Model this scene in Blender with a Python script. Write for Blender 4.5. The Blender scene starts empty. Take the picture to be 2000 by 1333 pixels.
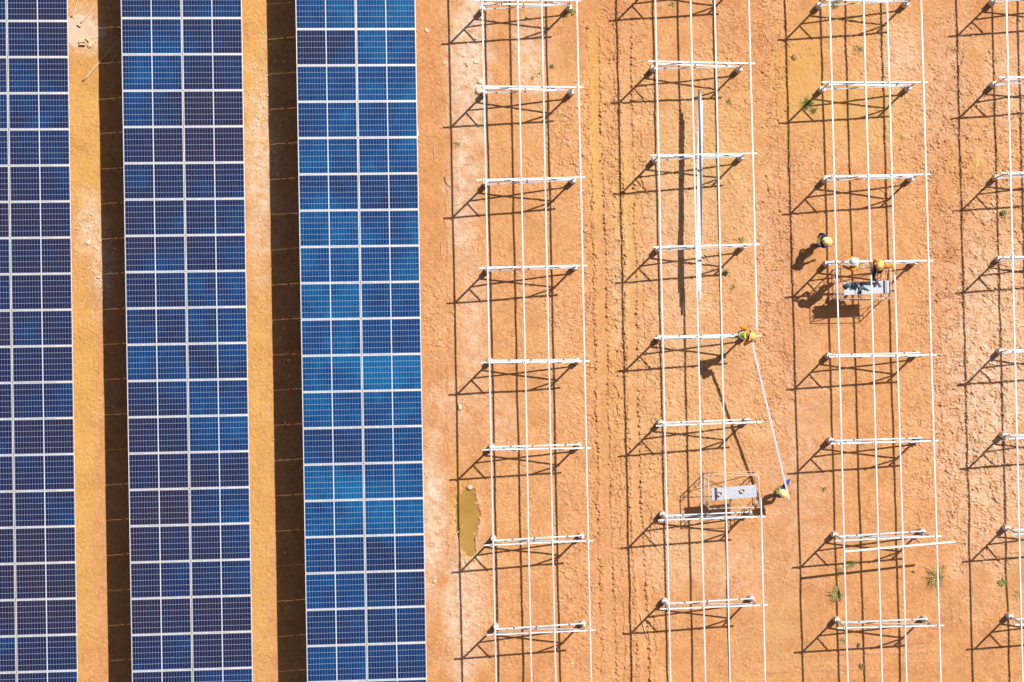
import bpy, bmesh, math, random
import numpy as np
from mathutils import Vector, Matrix, Quaternion

S = bpy.context.scene
C = S.collection

# ------------------------------------------------------------------ camera
H = 78.0            # flying height of the drone, metres
G = 60.0            # photo pixels per metre on the ground
CX, CY = 1020.0, 645.0   # photo pixel right below the drone
cam = bpy.data.cameras.new('drone_camera')
camo = bpy.data.objects.new('drone_camera', cam); C.objects.link(camo)
camo.location = (0, 0, H); camo.rotation_euler = (0, 0, 0)
cam.sensor_width = 36.0
cam.lens = G * H / 2000.0 * 36.0
cam.shift_x = (1000.0 - CX) / 2000.0
cam.shift_y = (CY - 666.5) / 2000.0
cam.clip_start = 1.0; cam.clip_end = 6000.0
S.camera = camo

# ------------------------------------------------------------------ world, sun, exposure
ELEV = math.radians(56.8)
SUN = Vector((math.cos(ELEV) * .7071, math.cos(ELEV) * .7071, math.sin(ELEV)))
w = bpy.data.worlds.new("World"); S.world = w; w.use_nodes = True
nt = w.node_tree
bg = nt.nodes['Background']
sky = nt.nodes.new('ShaderNodeTexSky'); sky.sky_type = 'NISHITA'
sky.sun_disc = False; sky.sun_elevation = ELEV; sky.sun_rotation = math.radians(45)
sky.dust_density = 2.5; sky.air_density = 1.0
nt.links.new(sky.outputs[0], bg.inputs[0]); bg.inputs[1].default_value = 0.052
sun = bpy.data.lights.new('sun', 'SUN'); sun.energy = 4.9; sun.angle = math.radians(0.53); sun.color = (1.0, .955, .88)
suno = bpy.data.objects.new('sun', sun); C.objects.link(suno)
suno.rotation_euler = SUN.to_track_quat('Z', 'Y').to_euler(); suno.location = (20, 20, 60)
S.view_settings.view_transform = 'Standard'; S.view_settings.look = 'None'
S.view_settings.gamma = 1.0; S.view_settings.exposure = 0.14
S.render.film_transparent = False

# ------------------------------------------------------------------ helpers
def at(px, py, z=0.0):
    """world point at height z seen at photo pixel (px, py)"""
    k = (H - z) / H / G
    return Vector(((px - CX) * k, (CY - py) * k, z))

def tag(o, label=None, cat=None, group=None, kind=None):
    if label: o['label'] = label
    if cat: o['category'] = cat
    if group: o['group'] = group
    if kind: o['kind'] = kind
    return o

def empty(name, loc, rot=(0, 0, 0)):
    o = bpy.data.objects.new(name, None); C.objects.link(o)
    o.location = loc; o.rotation_euler = rot; o.empty_display_size = .3
    return o

def mesh_obj(name, bm, mats, parent=None, smooth=False):
    me = bpy.data.meshes.new(name); bm.to_mesh(me); bm.free()
    if not isinstance(mats, (list, tuple)): mats = [mats]
    for m in mats: me.materials.append(m)
    if smooth:
        for p in me.polygons: p.use_smooth = True
    o = bpy.data.objects.new(name, me); C.objects.link(o)
    if parent is not None: o.parent = parent
    return o

def basis(d, up=Vector((0, 0, 1))):
    d = d.normalized()
    if abs(d.dot(up)) > .98: up = Vector((1, 0, 0))
    s = d.cross(up).normalized(); u = s.cross(d).normalized()
    return d, s, u

def add_bar(bm, a, b, wdt, hgt, mi=0):
    a, b = Vector(a), Vector(b); d, s, u = basis(b - a)
    vs = []
    for p in (a, b):
        for sx, sz in ((-1, -1), (1, -1), (1, 1), (-1, 1)):
            vs.append(bm.verts.new(p + s * sx * wdt / 2 + u * sz * hgt / 2))
    for f in ((0, 1, 2, 3), (7, 6, 5, 4), (0, 4, 5, 1), (1, 5, 6, 2), (2, 6, 7, 3), (3, 7, 4, 0)):
        bm.faces.new([vs[i] for i in f]).material_index = mi

def add_channel(bm, a, b, wdt, hgt, t=.006, side=1, mi=0):
    """C shaped cold formed section, open towards one side"""
    a, b = Vector(a), Vector(b); d, s, u = basis(b - a); s = s * side
    W, K = wdt / 2, hgt / 2; lip = .015
    prof = [(-W, -K), (W, -K), (W, -K + lip), (W - t, -K + lip), (W - t, -K + t), (-W + t, -K + t),
            (-W + t, K - t), (W - t, K - t), (W - t, K - lip), (W, K - lip), (W, K), (-W, K)]
    A = [bm.verts.new(a + s * x + u * z) for x, z in prof]
    B = [bm.verts.new(b + s * x + u * z) for x, z in prof]
    n = len(prof)
    for i in range(n):
        j = (i + 1) % n
        bm.faces.new([A[i], A[j], B[j], B[i]]).material_index = mi
    bm.faces.new(A[::-1]).material_index = mi; bm.faces.new(B).material_index = mi

def add_tube(bm, pts, r, n=8, mi=0, r2=None):
    pts = [Vector(p) for p in pts]; rings = []
    for i, p in enumerate(pts):
        d = (pts[min(i + 1, len(pts) - 1)] - pts[max(i - 1, 0)])
        d, s, u = basis(d)
        rr = r if r2 is None else r + (r2 - r) * i / (len(pts) - 1)
        rings.append([bm.verts.new(p + (s * math.cos(k * 2 * math.pi / n) + u * math.sin(k * 2 * math.pi / n)) * rr) for k in range(n)])
    for a, b in zip(rings, rings[1:]):
        for k in range(n):
            bm.faces.new([a[k], a[(k + 1) % n], b[(k + 1) % n], b[k]]).material_index = mi
    bm.faces.new(rings[0][::-1]).material_index = mi; bm.faces.new(rings[-1]).material_index = mi

def add_box(bm, c, sx, sy, sz, rot=0, mi=0):
    c = Vector(c); R = Matrix.Rotation(rot, 3, 'Z')
    vs = [bm.verts.new(c + R @ Vector((x * sx / 2, y * sy / 2, z * sz / 2))) for z in (-1, 1) for x, y in ((-1, -1), (1, -1), (1, 1), (-1, 1))]
    for f in ((3, 2, 1, 0), (4, 5, 6, 7), (0, 1, 5, 4), (1, 2, 6, 5), (2, 3, 7, 6), (3, 0, 4, 7)):
        bm.faces.new([vs[i] for i in f]).material_index = mi

def add_ball(bm, c, rx, ry, rz, sub=2, mi=0, rot=None, jitter=0, rnd=None):
    r = bmesh.ops.create_icosphere(bm, subdivisions=sub, radius=1.0)
    M = (rot or Matrix.Identity(3))
    for v in r['verts']:
        k = 1 + (rnd.uniform(-jitter, jitter) if rnd else 0)
        v.co = Vector(c) + M @ Vector((v.co.x * rx * k, v.co.y * ry * k, v.co.z * rz * k))
    for f in {f for v in r['verts'] for f in v.link_faces}: f.material_index = mi

# ------------------------------------------------------------------ materials
class NB:
    def __init__(s, name):
        s.m = bpy.data.materials.new(name); s.m.use_nodes = True; s.t = s.m.node_tree
        s.b = s.t.nodes['Principled BSDF']
    def n(s, typ, **kw):
        nd = s.t.nodes.new(typ)
        for k, v in kw.items(): setattr(nd, k, v)
        return nd
    def l(s, a, b): s.t.links.new(a, b)
    def math(s, op, a, b=None, c=None):
        nd = s.n('ShaderNodeMath', operation=op)
        for i, v in enumerate((a, b, c)):
            if v is None: continue
            if isinstance(v, (int, float)): nd.inputs[i].default_value = v
            else: s.l(v, nd.inputs[i])
        return nd.outputs[0]
    def mix(s, f, a, b, typ='MIX'):
        nd = s.n('ShaderNodeMix', data_type='RGBA', blend_type=typ)
        for i, v in ((0, f), (6, a), (7, b)):
            if isinstance(v, (int, float)): nd.inputs[i].default_value = v
            elif isinstance(v, tuple): nd.inputs[i].default_value = (*v, 1) if len(v) == 3 else v
            else: s.l(v, nd.inputs[i])
        return nd.outputs[2]
    def noise(s, scale, det=3, rough=.55, vec=None, dist=0):
        nd = s.n('ShaderNodeTexNoise'); nd.inputs['Scale'].default_value = scale
        nd.inputs['Detail'].default_value = det; nd.inputs['Roughness'].default_value = rough
        nd.inputs['Distortion'].default_value = dist
        if vec is not None: s.l(vec, nd.inputs['Vector'])
        return nd.outputs['Fac']
    def ramp(s, f, stops):
        nd = s.n('ShaderNodeValToRGB'); e = nd.color_ramp.elements
        while len(e) < len(stops): e.new(.5)
        for i, (p, c) in enumerate(stops):
            e[i].position = p; e[i].color = (*c, 1) if isinstance(c, tuple) else (c, c, c, 1)
        s.l(f, nd.inputs[0]); return nd.outputs[0]
    def coords(s, kind='Object'):
        return s.n('ShaderNodeTexCoord').outputs[kind]

def varied(name, c1, c2, scale=8, rough=.6, metal=0, bump=0, spec=.5, det=4):
    m = NB(name); v = m.coords()
    f = m.noise(scale, det, .6, v)
    col = m.ramp(f, [(.3, c1), (.7, c2)])
    m.l(col, m.b.inputs['Base Color'])
    m.b.inputs['Roughness'].default_value = rough; m.b.inputs['Metallic'].default_value = metal
    m.b.inputs['Specular IOR Level'].default_value = spec
    if bump:
        bp = m.n('ShaderNodeBump'); bp.inputs['Strength'].default_value = .6; bp.inputs['Distance'].default_value = bump
        m.l(m.noise(scale * 3, 4, .6, v), bp.inputs['Height']); m.l(bp.outputs[0], m.b.inputs['Normal'])
    return m.m

M = {}
M['galv'] = varied('galvanised_steel', (.62, .63, .66), (.76, .76, .77), 3, .42, .25)
M['galv_brace'] = varied('galvanised_brace_steel', (.52, .56, .62), (.74, .76, .80), 4, .45, .3)
M['galv_blue'] = varied('bluish_galvanised_steel', (.46, .56, .66), (.60, .68, .78), 4, .45, .3)
M['alu'] = varied('anodised_aluminium', (.72, .70, .71), (.80, .78, .79), 5, .4, .15)
M['concrete'] = varied('footing_concrete', (.50, .38, .28), (.74, .64, .54), 9, .95, 0, .01)
M['rust_pipe'] = varied('weathered_scaffold_pipe', (.58, .42, .32), (.78, .64, .55), 12, .7, .1)
M['deck'] = varied('scaffold_deck_steel', (.38, .43, .53), (.50, .51, .56), 5, .5, .2)
M['deck_dark'] = varied('scaffold_deck_joint', (.20, .21, .30), (.28, .28, .38), 5, .6)
M['stone'] = varied('pale_stone', (.60, .44, .30), (.84, .68, .52), 6, .95, 0, .01)
M['stone_brown'] = varied('brown_stone', (.36, .19, .09), (.52, .31, .17), 6, .95, 0, .01)
M['wood'] = varied('pale_wood', (.55, .37, .22), (.74, .56, .38), 10, .85, 0, .004)
M['paper'] = varied('white_card', (.78, .77, .75), (.84, .83, .81), 5, .8)
M['black'] = varied('black_rubber', (.015, .015, .02), (.04, .04, .05), 8, .6)
M['teal'] = varied('teal_fabric', (.07, .18, .20), (.14, .28, .30), 12, .8)
M['white_plastic'] = varied('white_plastic', (.75, .75, .75), (.82, .82, .82), 12, .4)
M['orange_cloth'] = varied('orange_cloth', (.85, .22, .02), (.95, .34, .03), 10, .8)
M['pale_orange'] = varied('faded_orange_rope', (.72, .42, .26), (.86, .58, .40), 14, .85)

def grass_mat(name, c1, c2): return varied(name, c1, c2, 9, .7, 0, 0, .3)
M['grass_dry'] = grass_mat('dry_straw_grass', (.42, .30, .12), (.62, .48, .20))
M['grass_green'] = grass_mat('green_grass', (.20, .24, .06), (.36, .38, .12))
M['leaf_dark'] = grass_mat('dark_weed_leaf', (.10, .13, .05), (.20, .22, .09))

# soil ------------------------------------------------------------
def soil():
    m = NB('laterite_soil')
    at_ = m.n('ShaderNodeAttribute'); at_.attribute_name = 'soil'
    v = m.coords('Object')
    f1 = m.noise(1.1, 8, .65, v); f2 = m.noise(9, 8, .7, v); f3 = m.noise(40, 5, .7, v)
    c = m.mix(1.0, at_.outputs['Color'], m.ramp(f1, [(.25, (.90, .86, .82)), (.75, (1.10, 1.16, 1.24))]), 'MULTIPLY')
    c = m.mix(1.0, c, m.ramp(f2, [(.25, (.84, .78, .72)), (.55, 1.0), (.8, (1.12, 1.16, 1.22))]), 'MULTIPLY')
    c = m.mix(m.ramp(f3, [(.55, 0.), (.75, .35)]), c, (.68, .47, .31))
    v2 = m.n('ShaderNodeTexVoronoi'); v2.inputs['Scale'].default_value = 6; m.l(v, v2.inputs['Vector'])
    g = m.math('MULTIPLY', m.math('LESS_THAN', v2.outputs['Distance'], .13), m.ramp(m.noise(.9, 3, .5, v), [(.5, 0.), (.62, .8)]))
    c = m.mix(g, c, (.74, .56, .40))
    m.l(c, m.b.inputs['Base Color'])
    m.b.inputs['Roughness'].default_value = .95; m.b.inputs['Specular IOR Level'].default_value = .2
    bp = m.n('ShaderNodeBump'); bp.inputs['Strength'].default_value = .8; bp.inputs['Distance'].default_value = .012
    m.l(m.math('ADD', m.noise(14, 8, .7, v), m.math('MULTIPLY', m.noise(60, 4, .7, v), .4)), bp.inputs['Height'])
    m.l(bp.outputs[0], m.b.inputs['Normal'])
    return m.m
M['soil'] = soil()

def water():
    m = NB('muddy_puddle_water'); v = m.coords()
    c = m.ramp(m.noise(1.5, 3, .5, v), [(.3, (.33, .185, .045)), (.7, (.41, .24, .07))])
    m.l(c, m.b.inputs['Base Color']); m.b.inputs['Specular IOR Level'].default_value = .25; m.b.inputs['Roughness'].default_value = .2
    return m.m
M['water'] = water()

# solar cells ------------------------------------------------------
PL, PW = 1.868, 1.1292      # module length (across the row) and width
def cells():
    m = NB('polycrystalline_cells')
    v = m.coords('Object'); sep = m.n('ShaderNodeSeparateXYZ'); m.l(v, sep.inputs[0])
    x, y = sep.outputs[0], sep.outputs[1]
    ax = m.math('ABSOLUTE', x)
    # ten half cells on each side of the middle strip, six rows
    cw = (PL / 2 - .032 - .020) / 10; ch = (PW - .064) / 6
    u = m.math('DIVIDE', m.math('SUBTRACT', ax, .020), cw)
    r = m.math('DIVIDE', m.math('ADD', y, PW / 2 - .032), ch)
    fu = m.math('ABSOLUTE', m.math('SUBTRACT', m.math('FRACT', u), .5))
    fr = m.math('ABSOLUTE', m.math('SUBTRACT', m.math('FRACT', r), .5))
    lineu = m.math('GREATER_THAN', fu, .5 - .0040 / cw)
    liner = m.math('GREATER_THAN', fr, .5 - .0044 / ch)
    mid = m.math('LESS_THAN', ax, .012)
    oi = m.n('ShaderNodeObjectInfo')
    # smooth blue variation across a module, shifting between modules
    off = m.n('ShaderNodeVectorMath', operation='MULTIPLY_ADD')
    gp = m.n('ShaderNodeNewGeometry')
    big = m.noise(.22, 3, .55, gp.outputs['Position'], .6)
    comb = m.n('ShaderNodeCombineXYZ'); m.l(m.math('MULTIPLY', oi.outputs['Random'], 40), comb.inputs[2])
    add = m.n('ShaderNodeVectorMath', operation='ADD'); m.l(v, add.inputs[0]); m.l(comb.outputs[0], add.inputs[1])
    loc = m.noise(1.3, 4, .6, add.outputs[0])
    # every cell has its own crystal tint
    cv = m.n('ShaderNodeCombineXYZ'); m.l(m.math('FLOOR', m.math('MULTIPLY', m.math('DIVIDE', x, cw), 1)), cv.inputs[0]); m.l(m.math('FLOOR', r), cv.inputs[1]); m.l(oi.outputs['Random'], cv.inputs[2])
    wn = m.n('ShaderNodeTexWhiteNoise'); m.l(cv.outputs[0], wn.inputs['Vector'])
    f = m.math('ADD', m.math('MULTIPLY', big, .80), m.math('MULTIPLY', loc, .50))
    f = m.math('ADD', f, m.math('MULTIPLY', oi.outputs['Random'], .20))
    f = m.math('ADD', f, m.math('MULTIPLY', wn.outputs[0], .05))
    # cells turn bluer from the left row to the right one
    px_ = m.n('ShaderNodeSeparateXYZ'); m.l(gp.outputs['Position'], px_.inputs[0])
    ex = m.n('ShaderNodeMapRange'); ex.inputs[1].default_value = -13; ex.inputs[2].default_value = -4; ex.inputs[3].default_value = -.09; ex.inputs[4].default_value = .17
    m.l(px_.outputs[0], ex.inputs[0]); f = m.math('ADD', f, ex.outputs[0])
    # angle-dependent blue sheen, painted into the cell colour mid-way along the right row
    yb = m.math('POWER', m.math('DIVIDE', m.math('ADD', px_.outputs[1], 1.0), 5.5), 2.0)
    sheen = m.math('MULTIPLY', m.math('EXPONENT', m.math('MULTIPLY', yb, -1.0)), m.math('GREATER_THAN', px_.outputs[0], -8))
    f = m.math('ADD', f, m.math('MULTIPLY', sheen, .13)); f = m.math('ADD', f, -.05)
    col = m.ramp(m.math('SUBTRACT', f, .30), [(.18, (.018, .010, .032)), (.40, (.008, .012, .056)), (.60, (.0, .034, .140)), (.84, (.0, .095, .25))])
    col = m.mix(m.math('MULTIPLY', lineu, .75), col, (.18, .28, .42))
    col = m.mix(m.math('MULTIPLY', liner, .75), col, (.40, .47, .58))
    col = m.mix(mid, col, (.66, .66, .69))
    # dust settled towards the lower edge
    du = m.ramp(m.noise(4.5, 8, .75, add.outputs[0], 1.2), [(.62, 0.), (.82, .26)])
    col = m.mix(du, col, (.20, .28, .40))
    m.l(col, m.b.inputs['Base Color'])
    m.b.inputs['Roughness'].default_value = .12; m.b.inputs['Specular IOR Level'].default_value = .35
    return m.m
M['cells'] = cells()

# ------------------------------------------------------------------ ground sheet
rng = np.random.default_rng(7)
DX = .021
X0, X1, Y0, Y1 = -20.5, 19.5, -14.0, 13.5
nx = int((X1 - X0) / DX); ny = int((Y1 - Y0) / DX)
xs = X0 + np.arange(nx) * DX; ys = Y0 + np.arange(ny) * DX

def fftnoise(lam, width=.35, ax=1.0, ay=1.0, seed=0, beta=None, ang=0.0):
    """band limited gaussian noise of wavelength lam metres (ax, ay stretch it)"""
    r = np.random.default_rng(seed)
    N = r.standard_normal((ny, nx)).astype(np.float32)
    F = np.fft.rfft2(N)
    ky = np.fft.fftfreq(ny, DX)[:, None]; kx = np.fft.rfftfreq(nx, DX)[None, :]
    c, s_ = math.cos(ang), math.sin(ang)
    k = np.sqrt(((kx * c + ky * s_) * ax) ** 2 + ((-kx * s_ + ky * c) * ay) ** 2) + 1e-6
    if beta is None: W = np.exp(-((np.log(k * lam)) ** 2) / (2 * width ** 2))
    else: W = np.where(k < 1 / lam, (1 / lam) ** beta, k ** beta)
    o = np.fft.irfft2(F * W, s=(ny, nx)); o -= o.mean(); o /= o.std()
    return o.astype(np.float32)

XX, YY = np.meshgrid(xs, ys)
PX = (CX + G * XX).astype(np.float32); PY = (CY - G * YY).astype(np.float32)
wob = fftnoise(.8, beta=-1.6, lam=None) if False else fftnoise(1.2, seed=3)
wob2 = fftnoise(.5, seed=4); wob3 = fftnoise(3.0, .5, seed=5)

def blob(lst, soft=.35, rag=.22):
    o = np.zeros((ny, nx), np.float32)
    for cx, cy, rx, ry, a in lst:
        d = np.sqrt(((PX - cx) / rx) ** 2 + ((PY - cy) / ry) ** 2) + wob * rag * .6 + wob2 * rag * .4
        o = np.maximum(o, a * np.clip((1 + soft - d) / (2 * soft), 0, 1))
    return o

clod = blob([(1135, 260, 55, 90, .9), (1190, 560, 60, 600, 1.0), (1110, 620, 60, 90, .6), (1110, 830, 55, 110, .5), (1220, 300, 60, 330, .9),
             (1140, 1150, 45, 160, .8), (1130, 980, 60, 120, .5), (1250, 760, 70, 260, .8), (1370, 260, 90, 90, .5), (1440, 150, 90, 140, .7),
             (1510, 120, 45, 200, .9), (1510, 480, 50, 280, .9), (1500, 700, 60, 180, .9), (1440, 800, 90, 140, .5), (1380, 560, 90, 160, .45),
             (1860, 400, 75, 400, 1.0), (1900, 850, 110, 260, 1.1), (1960, 500, 70, 400, 1.0), (1780, 260, 70, 160, .8), (1830, 640, 60, 110, .9),
             (1700, 90, 90, 90, .6), (1730, 150, 60, 80, .7), (855, 620, 35, 90, .7), (930, 560, 30, 60, .3), (970, 1180, 60, 120, .4),
             (1000, 960, 80, 80, .35), (1330, 900, 90, 90, .5), (1290, 1060, 60, 80, .5), (1560, 330, 50, 80, .7), (1640, 380, 60, 90, .35),
             (165, 520, 30, 500, .35), (500, 900, 30, 500, .3), (500, 160, 30, 160, .5), (1440, 420, 60, 120, .5), (1620, 930, 60, 100, .25),
             (1930, 1180, 80, 60, .3), (1690, 1280, 120, 50, .25), (1380, 420, 110, 300, .55), (1360, 800, 100, 120, .6), (1260, 980, 70, 300, .7), (1200, 1150, 70, 260, .6), (1090, 320, 60, 100, .6), (1800, 880, 50, 200, .7), (1470, 950, 40, 120, .5), (1960, 900, 70, 160, 1.0), (1030, 560, 50, 60, .4), (1760, 560, 40, 60, .4)])
ochre = blob([(165, 300, 34, 260, .9), (160, 820, 28, 300, 1.0), (160, 1150, 26, 220, .7), (500, 200, 30, 240, 1.0), (505, 900, 28, 520, .75), (1163, 250, 15, 230, .9),
              (1222, 420, 26, 120, .8), (1225, 500, 16, 180, .55), (1565, 160, 50, 100, .8), (1670, 215, 95, 60, .75), (1400, 290, 90, 100, .45),
              (1700, 40, 60, 60, .3), (1640, 470, 40, 60, .2), (1200, 700, 30, 250, .3), (1880, 330, 40, 60, .3)], .5)
pale = blob([(915, 100, 34, 190, .75), (905, 350, 26, 180, .55), (1035, 110, 30, 70, .45), (925, 650, 26, 120, .4), (845, 1010, 22, 140, .75),
             (905, 1180, 34, 150, .6), (510, 330, 28, 170, .6), (172, 440, 24, 55, .55), (200, 520, 20, 80, .5), (165, 60, 32, 36, .9),
             (1980, 150, 60, 90, .3), (1330, 1080, 70, 60, .2), (1440, 1120, 70, 60, .2), (975, 820, 40, 60, .2), (1210, 560, 20, 120, .25),
             (1930, 760, 90, 300, .5), (1850, 180, 60, 140, .2), (1330, 500, 60, 200, .25), (1560, 900, 60, 200, .2), (1500, 560, 60, 200, .15), (1760, 110, 40, 60, .4), (880, 790, 40, 60, .25)], .6)
red = blob([(855, 300, 28, 330, .45), (1850, 480, 45, 500, .8), (1530, 560, 40, 420, .8), (1450, 110, 60, 120, .7), (1180, 780, 24, 400, .6), (1550, 980, 60, 120, .6), (1180, 40, 60, 60, .8), (1560, 1150, 90, 220, .4), (1880, 1180, 130, 140, .4),
            (1050, 1250, 90, 90, .35), (860, 760, 34, 120, .4), (1180, 1150, 60, 200, .35), (1450, 1250, 120, 90, .3), (1750, 1290, 150, 60, .35),
            (1880, 100, 90, 110, .25)], .6)

# trampled and churned soil: short worm-like ridges
n1 = fftnoise(.30, .32, 1.0, .58, seed=11, ang=.15); n2 = fftnoise(.165, .25, 1, .8, seed=12, ang=-.2); n3 = fftnoise(.34, .3, 1, .7, seed=13)
fine = fftnoise(.07, .3, seed=14)
inter = 1 / (1 + np.exp(-3.2 * (fftnoise(.75, .5, seed=15) + .35)))
inter2 = 1 / (1 + np.exp(-3 * (fftnoise(1.3, .5, seed=16) - .15)))
base_amt = .10 + .30 * inter2 * (1 / (1 + np.exp(-3 * (wob3 + .3))))
amt = np.maximum(clod, base_amt * 1.0) * (1 - .45 * np.clip(ochre * 1.2 - .3, 0, 1) * (clod < .9))
nb = fftnoise(.46, .30, 1.0, .6, seed=18, ang=-.1)
bigm = 1 / (1 + np.exp(-3 * fftnoise(1.6, .5, seed=19)))
lvl = (n1 * (1 - .65 * bigm) + nb * .75 * bigm) * .95 + n2 * .42 + .1
n4 = fftnoise(.23, .30, 1.0, .40, seed=20, ang=.22)
streak = blob([(1510, 150, 60, 220, 1), (1510, 560, 60, 300, 1), (1850, 300, 60, 360, 1), (1800, 720, 60, 130, 1), (1130, 420, 50, 130, 1), (1150, 900, 40, 500, .8),
               (1210, 600, 40, 700, .9), (1700, 110, 60, 60, .8), (1450, 800, 60, 160, .5), (1960, 330, 40, 160, .7)], .5)
lvl = lvl * (1 - .85 * streak) + (n4 * 1.0 + n2 * .3) * .95 * streak
JJ, II = np.mgrid[0:ny, 0:nx]
lvl = lvl[np.clip(JJ + (5 * wob2 + 3 * n3).astype(int), 0, ny - 1), np.clip(II + (5 * wob + 3 * n2).astype(int), 0, nx - 1)]
seg = np.clip(fftnoise(.42, .35, seed=17) * 1.6 - .1, 0, 1)
sharp = np.clip(1 - np.abs(lvl) * 2.9, 0, 1) * seg
ridge = np.tanh(2.2 * lvl) * .030 + np.tanh(1.6 * n3) * .014 + n2 * .004 + fine * .004 - sharp * .066
# sparse sharp crumbs
crumb = np.clip(n2 + fine * .5 - 1.9, 0, 1.0) * .035
inter = .30 + .70 * inter
Z = amt * inter * ridge + amt * crumb * inter + wob3 * .010 + wob * .004 * (1 + amt) + (fine + n2) * .0016

# tyre tracks
def lane(pts, half, seed):
    ys_, xs_ = zip(*pts)
    cx = np.interp(PY, ys_, xs_)
    cx = cx + wob3[:, nx // 2][:, None] * .8
    return (PX - cx) / half
def rut(u, depth, tread, keep, phase=0, edge=.012):
    global Z, ochre
    u = u + .10 * n2 + .06 * n1; inside = np.clip((1 - np.abs(u)) / .10, 0, 1)
    flat = inside * keep
    t = np.where(np.abs(u) < 1, np.sin((PY + np.abs(u) * 2.0) * 2 * math.pi / 4.1 + phase), 0) * tread
    lug = np.clip(fftnoise(.5, .4, seed=21) + .8, 0, 1)
    Z = Z * (1 - flat * .92) + flat * (-depth + t * lug)
    # berm pushed up along the side
    for sgn, a in ((1, 1.0), (-1, .7)):
        b = np.clip((u * sgn - 1.0) / .08, 0, 1) * np.exp(-((np.maximum(u * sgn, 1.12) - 1.12) / .40) ** 2) * keep
        Z = Z + b * edge * a * np.clip(1 + .7 * n3 + .6 * n2, 0, 3)
keep1 = np.clip((PY - 30) / 40, 0, 1) * (.75 + .25 * np.tanh(wob3))
rut(lane([(-200, 1158), (0, 1160), (266, 1164), (450, 1174), (700, 1178), (900, 1181), (1333, 1196), (1500, 1201)], 9.5, 1), .026, .008, keep1, 0, .026)
rut(lane([(-200, 1222), (0, 1224), (200, 1225), (450, 1232), (700, 1237), (900, 1241), (1333, 1262), (1500, 1268)], 9.0, 2), .026, .008, keep1, 1.5, .026)
rut(lane([(-200, 880), (700, 868), (1333, 862), (1500, 862)], 9, 3), .004, .001, np.clip(.25 + wob3 * .3, 0, .5), 1.5, .003)
ks = np.clip((PY - 1060) / 60, 0, 1) * .5
rut(lane([(1000, 1866), (1500, 1872)], 6, 4), .008, .002, ks, 0, .005)
rut(lane([(1000, 1893), (1500, 1897)], 5, 5), .006, .002, ks, 1, .004)
def groove(pts, half, depth, y0, y1, seed):
    global Z
    ys_, xs_ = zip(*pts)
    u = (PX - np.interp(PY, ys_, xs_) - wob3[:, nx // 2][:, None] * 1.2 - 1.2 * wob2[:, nx // 3][:, None]) / half + .5 * n2
    k = np.clip((PY - y0) / 30, 0, 1) * np.clip((y1 - PY) / 30, 0, 1) * np.clip(fftnoise(1.1, .5, seed=seed) * .8 + .55, 0, 1)
    Z = Z - depth * k * np.exp(-u ** 2) + depth * .8 * k * np.exp(-((u - 2.2) / .9) ** 2)
groove([(-200, 1146), (500, 1156), (1500, 1178)], 1.6, .030, 40, 1400, 61)
groove([(-200, 1198), (500, 1199), (1500, 1224)], 1.5, .026, -50, 1400, 62)
groove([(-200, 1214), (500, 1216), (1500, 1248)], 1.4, .026, -50, 1400, 63)
groove([(-200, 1246), (500, 1254), (1500, 1284)], 1.5, .028, 200, 1400, 64)
groove([(-200, 862), (700, 872), (1500, 868)], 2.0, .018, 300, 900, 65)
groove([(300, 1815), (700, 1835), (1300, 1850)], 2.0, .024, 420, 900, 66)
groove([(0, 1508), (700, 1530), (1300, 1540)], 2.0, .018, 100, 900, 67)
groove([(600, 1878), (1500, 1884)], 1.2, .014, 1050, 1400, 68)
groove([(600, 1886), (1500, 1888)], 1.2, .012, 1050, 1400, 69)
# a wheel that crossed at the lower right
def cross(y0, half, x0, x1, slope):
    global Z
    u = (PY - (y0 + slope * (PX - x0) + wob3 * .5)) / half
    k = np.clip((PX - x0) / 60, 0, 1) * np.clip((x1 - PX) / 60, 0, 1) * .6
    ins = np.clip((1 - np.abs(u)) / .2, 0, 1) * k
    Z = Z * (1 - ins * .8) + ins * (-.012 + .004 * np.sin(PX * 2 * math.pi / 4.5 + u * 1.2))
    Z = Z + k * .008 * (np.exp(-((u - 1.3) / .25) ** 2) + np.exp(-((u + 1.3) / .25) ** 2))
cross(1268, 7, 1560, 1880, -.02); cross(1292, 8, 1520, 1860, -.03); cross(1322, 6, 1440, 1800, -.03)

# puddle basin
pud = np.array([(225, 230), (236, 208), (255, 190), (300, 172), (325, 180), (332, 250), (352, 300), (350, 350), (338, 400), (322, 450), (332, 530),
                (335, 560), (300, 580), (270, 578), (255, 545), (245, 470), (228, 440), (222, 350)], float)
pud = pud / 3.0775 + np.array([820, 900])
pc = pud.mean(0)
ang = np.arctan2(PY - pc[1], PX - pc[0]); rad = np.hypot(PX - pc[0], PY - pc[1])
pa = np.arctan2(pud[:, 1] - pc[1], pud[:, 0] - pc[0]); pr = np.hypot(pud[:, 0] - pc[0], pud[:, 1] - pc[1]); o_ = np.argsort(pa)
rr = np.interp(ang, pa[o_], pr[o_], period=2 * math.pi) * (1 + .05 * wob2 + .03 * n3)
d = rad / rr
Z = np.where(d < 1.25, Z * .4, Z) - .11 * np.clip((1.10 - d + .05 * n2 + .03 * n3) / .25, 0, 1) + .02 * np.exp(-((d - 1.25) / .12) ** 2) * np.clip(PX - pc[0], 0, 1)
ochre = np.maximum(ochre, .8 * np.clip((1.35 - d) / .3, 0, 1))

# edges of the detailed part blend into the flat surroundings
ed = np.minimum.reduce([XX - X0, X1 - XX, YY - Y0, Y1 - YY]); Z = Z * np.clip(ed / 1.0, 0, 1)

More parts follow.
